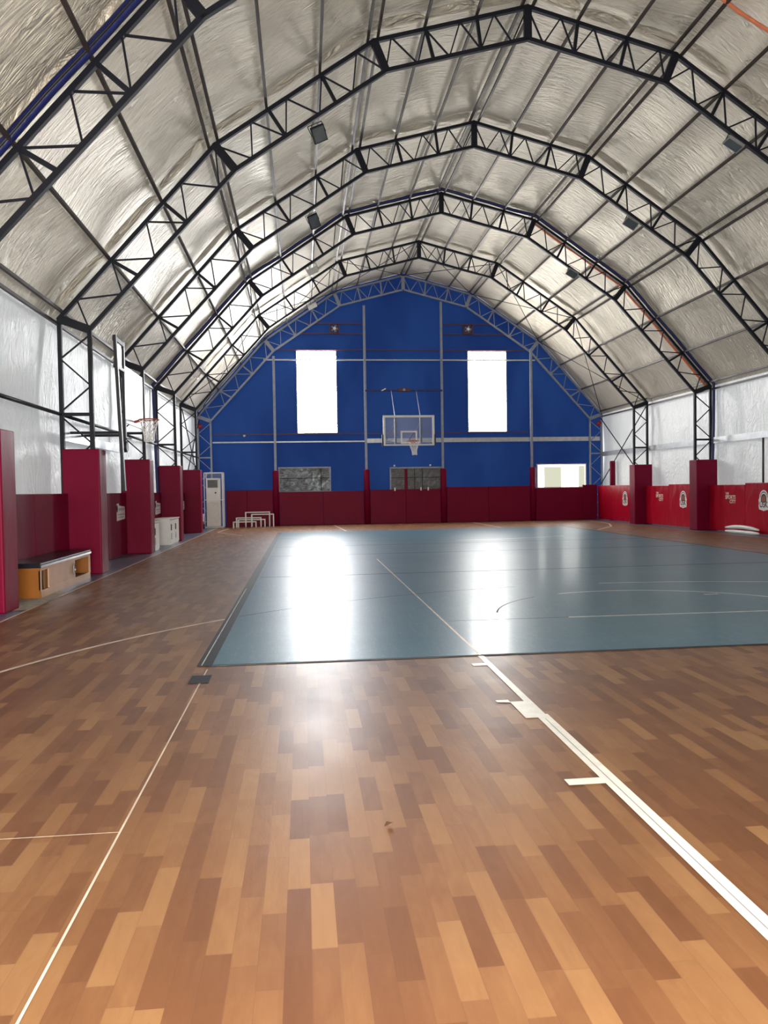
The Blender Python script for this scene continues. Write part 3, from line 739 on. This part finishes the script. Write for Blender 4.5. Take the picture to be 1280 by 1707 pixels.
# ------------------------------------------------------------------ side hoop on the left lining
sh = thing('basketball_hoop', 'white backboard and red hoop on the left lining, seen from its edge', 'basketball hoop', (-3.62, 17.2, 2.9))
MB().box((-3.64, 16.36, 2.96), (-3.60, 18.10, 4.14)).build('board', M['frost'], sh, bevel=.006)
for y, zb, xb, xt in ((15.55, 1.56, -3.47, -3.60), (16.30, 2.35, -3.60, -3.62)):
    MB().bar((xb-.02, y, zb), (xt, y, 4.60), .055, .07).build('frame_upright', M['black'], sh)
    MB().bar((xb+.012, y, zb), (xt+.032, y, 4.60), .008, .072).build('upright_edge', M['steelgrey_and_haze'], sh)
MB().box((-3.65, 15.58, 4.50), (-3.58, 16.30, 4.58)).build('frame_bar', M['black'], sh)
MB().box((-3.65, 15.60, 3.98), (-3.58, 16.28, 4.04)).build('frame_bar', M['black'], sh)
MB().box((-3.63, 15.75, 4.04), (-3.60, 16.1, 4.5)).build('frame_panel', M['lampglass'], sh)
MB().box((-3.70, 16.30, 3.15), (-3.65, 17.9, 3.22)).build('board_rail', M['steel'], sh)
MB().box((-3.70, 16.30, 3.90), (-3.65, 17.9, 3.97)).build('board_rail', M['steel'], sh)
for y, xe in ((15.55, -3.55), (16.30, -3.63)): MB().bar((-4.48, y, 2.7), (xe, y, 2.7), .05, .05).build('wall_arm', M['steel'], sh)
MB().bar((-4.48, 15.55, 2.7), (-4.48, 16.3, 2.7), .05, .05).build('wall_plate', M['steel'], sh)
MB().tube([(-3.62, 16.18, 2.46), (-3.54, 16.18, 2.46)], .11, 16).build('winch', M['black'], sh)
MB().bar((-3.57, 16.18, 2.62), (-3.57, 16.62, 2.66), .04, .04).build('winch_handle', M['black'], sh)
hoop_ring(sh, (-3.30, 17.2, 3.10), .21, (1, 0, 0)); net_mesh(sh, (-3.30, 17.2, 3.09), .205, .45, (0, 0), .55)

# ------------------------------------------------------------------ bench cabinet
bc = thing('bench_cabinet', 'low bench cabinet with black padded top and sliding doors by left wall pads', 'bench', (-4.05, 12.75, 0))
x0, x1, y0, y1, zt = -4.33, -3.82, 11.6, 14.25, .50
b = MB(); b.box((x0, y0, .0), (x1, y0+.03, zt-.06)); b.build('end_panel', M['bench_end'], bc)
b = MB(); b.box((x0, y1-.03, 0), (x1, y1, zt-.06)); b.build('end_panel', M['bench_end'], bc)
MB().box((x0, y0+.03, .0), (x0+.02, y1-.03, zt-.06)).build('back_panel', M['bench_in'], bc)
MB().box((x0+.02, y0+.03, .08), (x1-.02, y1-.03, .10)).build('bottom_panel', M['bench_in'], bc)
b = MB(); b.box((x1-.02, y0+.03, 0), (x1, y1-.03, .11)); b.box((x1-.02, y0+.03, zt-.10), (x1, y1-.03, zt-.06)); b.box((x1-.02, y0, .11), (x1+.001, y0+.07, zt-.10)); b.box((x1-.02, y1-.06, .11), (x1+.001, y1, zt-.10))
b.build('front_frame', M['door_wood'], bc)
MB().box((x1-.06, y0+.3, .11), (x1-.035, y0+.6, zt-.10)).build('sliding_door', M['bench_in'], bc)
dr = MB().box((x1-.03, y0+.42, .11), (x1-.008, y0+1.75, zt-.10)).build('sliding_door', M['door_wood'], bc)
MB().tube([(x1+.012, y0+1.62+.055*math.cos(R2D(a)), .27+.09*math.sin(R2D(a))) for a in range(0, 360, 20)], .011, 6, True).build('handle', M['chrome'], dr)
MB().box((x0-.01, y0-.01, zt-.06), (x1+.012, y1+.02, zt+.01)).build('padded_top', M['benchtop'], bc, bevel=.012)
MB().box((x1+.011, y0, zt-.055), (x1+.017, y1+.015, zt-.025)).build('trim_strip', M['chrome'], bc)

# ------------------------------------------------------------------ white cabinets beside the left columns
for (ya, yb, lb) in ((20.18, 20.95, 'white storage cabinet against the far side of the third left column pad'), (22.65, 24.2, 'wider white storage cabinet in front of the fourth left column pad')):
    c = thing('storage_cabinet', lb, 'cabinet', (-4.05, (ya+yb)/2, 0), 'white storage cabinets')
    MB().box((-4.33, ya, .0), (-3.84, yb, .74)).build('body', M['white'], c, bevel=.008)
    n = 1 if yb-ya < 1 else 2
    for i in range(n):
        a = ya+.02+(yb-ya-.04)*i/n; e = ya+.02+(yb-ya-.04)*(i+1)/n-.01
        d = MB().box((-3.84, a, .05), (-3.82, e, .72)).build('door', M['cream'], c)
        MB().box((-3.82, a+.08, .42), (-3.80, a+.13, .60)).build('handle', M['black'], d)
        MB().box((-3.82, a+.10, .16), (-3.815, a+.22, .34)).build('sticker', M['grey'], d)
    MB().box((-4.35, ya-.01, .74), (-3.80, yb+.01, .765)).build('top_panel', M['cream'], c)

# ------------------------------------------------------------------ caged cooler in the far left corner
cg = thing('guard_cage', 'white mesh guard cage round the cooler in the far left corner', 'cage', (-3.75, 33.1, 0))
x0, x1, y0, y1, zt = -4.10, -3.36, 32.75, 33.45, 2.34
b = MB()
for x in (x0, x1):
    for y in (y0, y1): b.bar((x, y, 0), (x, y, zt), .035, .035, (1, 0, 0))
for z in (.03, zt-.02):
    b.bar((x0, y0, z), (x1, y0, z), .035, .035); b.bar((x0, y1, z), (x1, y1, z), .035, .035); b.bar((x0, y0, z), (x0, y1, z), .035, .035, (1, 0, 0)); b.bar((x1, y0, z), (x1, y1, z), .035, .035, (1, 0, 0))
b.bar((x0, y0, 1.18), (x1, y0, 1.18), .03, .03); b.bar((x1, y0, 1.18), (x1, y1, 1.18), .03, .03, (1, 0, 0))
b.build('cage_frame', M['white'], cg)
b = MB()
for i in range(1, 15): b.tube([(x0+(x1-x0)*i/15, y0, 2.06), (x0+(x1-x0)*i/15, y0, 2.32)], .004, 4)
for i in range(4): b.tube([(x0, y0, 2.08+.06*i), (x1, y0, 2.08+.06*i)], .004, 4)
for i in range(1, 12): b.tube([(x1, y0+(y1-y0)*i/12, .05), (x1, y0+(y1-y0)*i/12, 2.32)], .004, 4)
for i in range(20): b.tube([(x1, y0, .1+.115*i), (x1, y1, .1+.115*i)], .004, 4)
b.build('wire_mesh', M['girt'], cg)
ac = thing('air_conditioner', 'tall white floor standing air cooler inside the white cage', 'air conditioner', (-3.8, 33.1, 0))
MB().box((-4.05, 32.9, 0.05), (-3.48, 33.38, 2.10)).build('body', M['white'], ac, bevel=.015)
MB().box((-4.03, 32.875, .10), (-3.50, 32.9, 1.10)).build('front_panel', M['cream'], ac, bevel=.006)
MB().box((-3.98, 32.87, 1.70), (-3.57, 32.9, 2.02)).build('outlet', M['black'], ac)
b = MB()
for i in range(5): b.box((-3.98, 32.86, 1.73+.06*i), (-3.57, 32.872, 1.745+.06*i))
for i in range(8): b.box((-3.97+.055*i, 32.858, 1.70), (-3.96+.055*i, 32.872, 2.02))
b.build('outlet_grille', M['grey'], ac)
MB().tube([(-3.66, 32.88, 1.48), (-3.66, 32.90, 1.48)], .035, 14).build('control_knob', M['black'], ac)
ct = thing('water_bin', 'white bin with a dark bag beside the caged cooler', 'bin', (-4.22, 32.3, 0))
MB().tube([(-4.22, 32.3, 0), (-4.22, 32.3, .62)], [.12, .15], 14).build('bin_body', M['white'], ct)
MB().tube([(-4.15, 32.1, .0), (-4.15, 32.1, .2), (-4.15, 32.1, .34)], [.12, .13, .05], 12).build('bag', M['black'], ct)

# ------------------------------------------------------------------ white hurdles
def hurdle(name, label, xa, xb, y, h, dp):
    root = thing(name, label, 'hurdle', ((xa+xb)/2, y, 0), 'white practice hurdles')
    for yy in (y, y+dp):
        b = MB(); t = .035
        b.bar((xa, yy, 0), (xa, yy, h), t, t, (1, 0, 0)); b.bar((xb, yy, 0), (xb, yy, h), t, t, (1, 0, 0)); b.bar((xa-.017, yy, h), (xb+.017, yy, h), t, t)
        b.build('side_frame', M['white'], root)
    for x in (xa, xb): MB().bar((x, y, h), (x, y+dp, h), .03, .03, (1, 0, 0)).build('cross_bar', M['white'], root)
hurdle('practice_hurdle', 'tallest white tube hurdle at the back of the nest', -2.46, -1.45, 33.2, .62, .3)
hurdle('practice_hurdle', 'white tube hurdle poking out on the right of the nest', -2.2, -1.28, 33.08, .53, .38)
hurdle('practice_hurdle', 'middle height white tube hurdle inside the nest', -2.82, -1.8, 32.85, .40, .3)
hurdle('practice_hurdle', 'low white tube hurdle behind the front one of the nest', -2.72, -1.62, 32.62, .33, .2)
hurdle('practice_hurdle', 'lowest white tube hurdle at the front left of the nest', -2.90, -1.98, 32.35, .25, .22)

# ------------------------------------------------------------------ small things
fr = thing('foam_roll', 'white folded foam sheet on floor under the glossy red right pad', 'foam sheet', (13.1, 21.9, 0))
for k, (z0, nm) in enumerate(((.05, 'lower_fold'), (.155, 'upper_fold'))):
    b = MB(); pts = []
    for i in range(17):
        t = i/16; pts.append((13.10+.05*math.sin(t*math.pi)*(1-k), 22.75-1.75*t, z0+(.05*math.sin(t*math.pi) if k else .0)))
    b.tube(pts, [.03+.028*math.sin(min(1, i/5, (16-i)/5)*math.pi/2) for i in range(17)], 10); b.build(nm, M['white'], fr, smooth=True)
lf = MB(); lf.poly([(.33, 3.36, .004), (.345, 3.352, .012), (.365, 3.36, .006), (.372, 3.372, .014), (.36, 3.385, .005), (.345, 3.392, .013), (.335, 3.378, .006)])
tag(lf.build('dry_leaf', M['leaf'], None, (.35, 3.37, .004)), 'tiny dry brown leaf alone on the wood floor', 'leaf')
for x, s in ((-4.36, 'left'), (13.40, 'right')):
    a = thing('alarm_bell', 'round red alarm bell at the %s end of the blue wall' % s, 'alarm bell', (x, 33.72, 4.35), 'red alarm bells')
    MB().tube([(x, 33.82, 4.35), (x, 33.72, 4.35), (x, 33.68, 4.35)], [.11, .11, .07], 18).build('gong', M['alarm'], a, smooth=True)
    MB().box((x-.05, 33.82, 4.30), (x+.05, 33.92, 4.40)).build('back_box', M['alarm'], a)
tag(MB().tube([(-2.5, 34.04, 3.95), (-2.5, 33.96, 3.95)], [.06, .045], 14).build('wall_light', M['white'], None, (-2.5, 34, 3.95)), 'small round white light on the blue wall left of the tall window', 'light')

def floodlight(x, z, Y, tilt, label, mat, w=.26, h=.22, roll=0.0):
    root = thing('floodlight', label, 'floodlight', (x, Y, z), 'floodlights under the arches')
    M4 = Matrix.Translation((x, Y, z)) @ Matrix.Rotation(roll, 4, 'Y') @ Matrix.Rotation(tilt, 4, 'X')
    b = MB(); b.box((-w/2, -.03, -h/2), (w/2, .03, h/2)); b.box((-w/2+.04, .03, -h/2+.04), (w/2-.04, .06, h/2-.04)); bmesh.ops.transform(b.bm, matrix=M4, verts=b.bm.verts); b.build('housing', mat[0], root)
    b = MB(); b.box((-w/2+.02, -.034, -h/2+.02), (w/2-.02, -.03, h/2-.02)); bmesh.ops.transform(b.bm, matrix=M4, verts=b.bm.verts); b.build('lens', mat[1], root)
    b = MB()
    for s in (-1, 1): b.bar((s*(w/2+.01), 0, 0), (s*(w/2+.01), 0, .2), .012, .025)
    b.bar((-w/2-.01, 0, .2), (w/2+.01, 0, .2), .012, .025); bmesh.ops.transform(b.bm, matrix=Matrix.Translation((x, Y, z)) @ Matrix.Rotation(roll, 4, 'Y'), verts=b.bm.verts); b.build('bracket', M['black'], root)
    b = MB(); b.tube([(x-.1, Y, z+.22), (x-.14, Y-.03, z+.12), (x-.10, Y+.02, z+.04)], .008, 5); b.build('cord', M['black'], root)
DK = (M['black'], M['lampglass']); LT = (M['grey'], M['lampglass']); WH = (M['white'], M['cream'])
floodlight(.43, 8.32, 14.95, .75, 'dark floodlight under the second arch, above the left tall window', DK, .27, .30, -.42)
floodlight(.40, 8.30, 19.69, .8, 'dark floodlight under the third arch on its left half', DK, .27, .36, -.45)
floodlight(.44, 8.40, 24.43, 1.0, 'pale floodlight under the fourth arch on its left half', WH, .34, .22, -.45)
floodlight(.48, 8.42, 29.17, 1.1, 'pale floodlight under the fifth arch just above the gable arch', WH, .34, .2, -.45)
floodlight(8.80, 8.38, 14.95, 1.5, 'thin edge-on floodlight under the second arch on the right', LT, .36, .26, .55)
floodlight(8.73, 8.42, 19.69, 1.0, 'grey floodlight under the third arch on its right half', LT, .36, .26, .5)
floodlight(8.83, 8.43, 24.43, 1.0, 'grey floodlight under the fourth arch on its right half', LT, .36, .26, .5)

# tarps, cables and straps that run along the arches
TP = offset_poly(OUT, .10)
full = [(CX-8.98, 0.2)] + [(CX+p[0], p[1]) for p in TP] + [(CX+8.98, .2)]
def along(pts, Y, dy, r, name, mat, label, cat, n=8):
    P = []
    for a, c in zip(pts, pts[1:]):
        for i in range(12): P.append((*lerp(a, c, i/12), ))
    P.append(pts[-1])
    q = [(p[0], Y+dy+.012*math.sin(i*.7), p[1]+.01*math.sin(i*1.3)) for i, p in enumerate(P)]
    tag(MB().tube(q, r, n).build(name, mat, None, (q[0][0], Y, q[0][2]), True), label, cat)
along(full[1:5], FR[1], -.13, .07, 'tarp_roll', M['tarp'], 'navy blue rolled tarp along the nearest arch at upper left', 'tarp')
along([(x, z-.05) for x, z in full[1:5]], FR[1], -.22, .016, 'power_cable', M['black'], 'black cable along the nearest arch\'s outer chord', 'cable', 6)
along(full, FR[4], -.10, .05, 'tarp_roll', M['tarp'], 'navy blue rolled tarp along the fourth arch and its columns', 'tarp')
along([(x, z+.03) for x, z in full[2:5]], FR[4], -.05, .014, 'power_cable', M['white'], 'pale cable along the left half of the fourth arch', 'cable', 6)
along([(x-.04, z-.03) for x, z in full[5:8]], FR[4], .30, .04, 'cargo_strap', M['hose'], 'orange strap along the right side of the fourth arch', 'strap')
hs = [(CX+lerp(TP[4], TP[5], t/10)[0], lerp(TP[4], TP[5], t/10)[1]) for t in range(-1, 11)]
tag(MB().tube([(x, 13.25+.05*math.sin(i), z-.03) for i, (x, z) in enumerate(hs)], .035, 8).build('cargo_strap', M['hose'], None, (hs[0][0], 13.25, hs[0][1]), True), 'orange strap on the lining at the upper right corner', 'strap')

for o in bpy.data.objects:
    if '_w' in o: del o['_w']
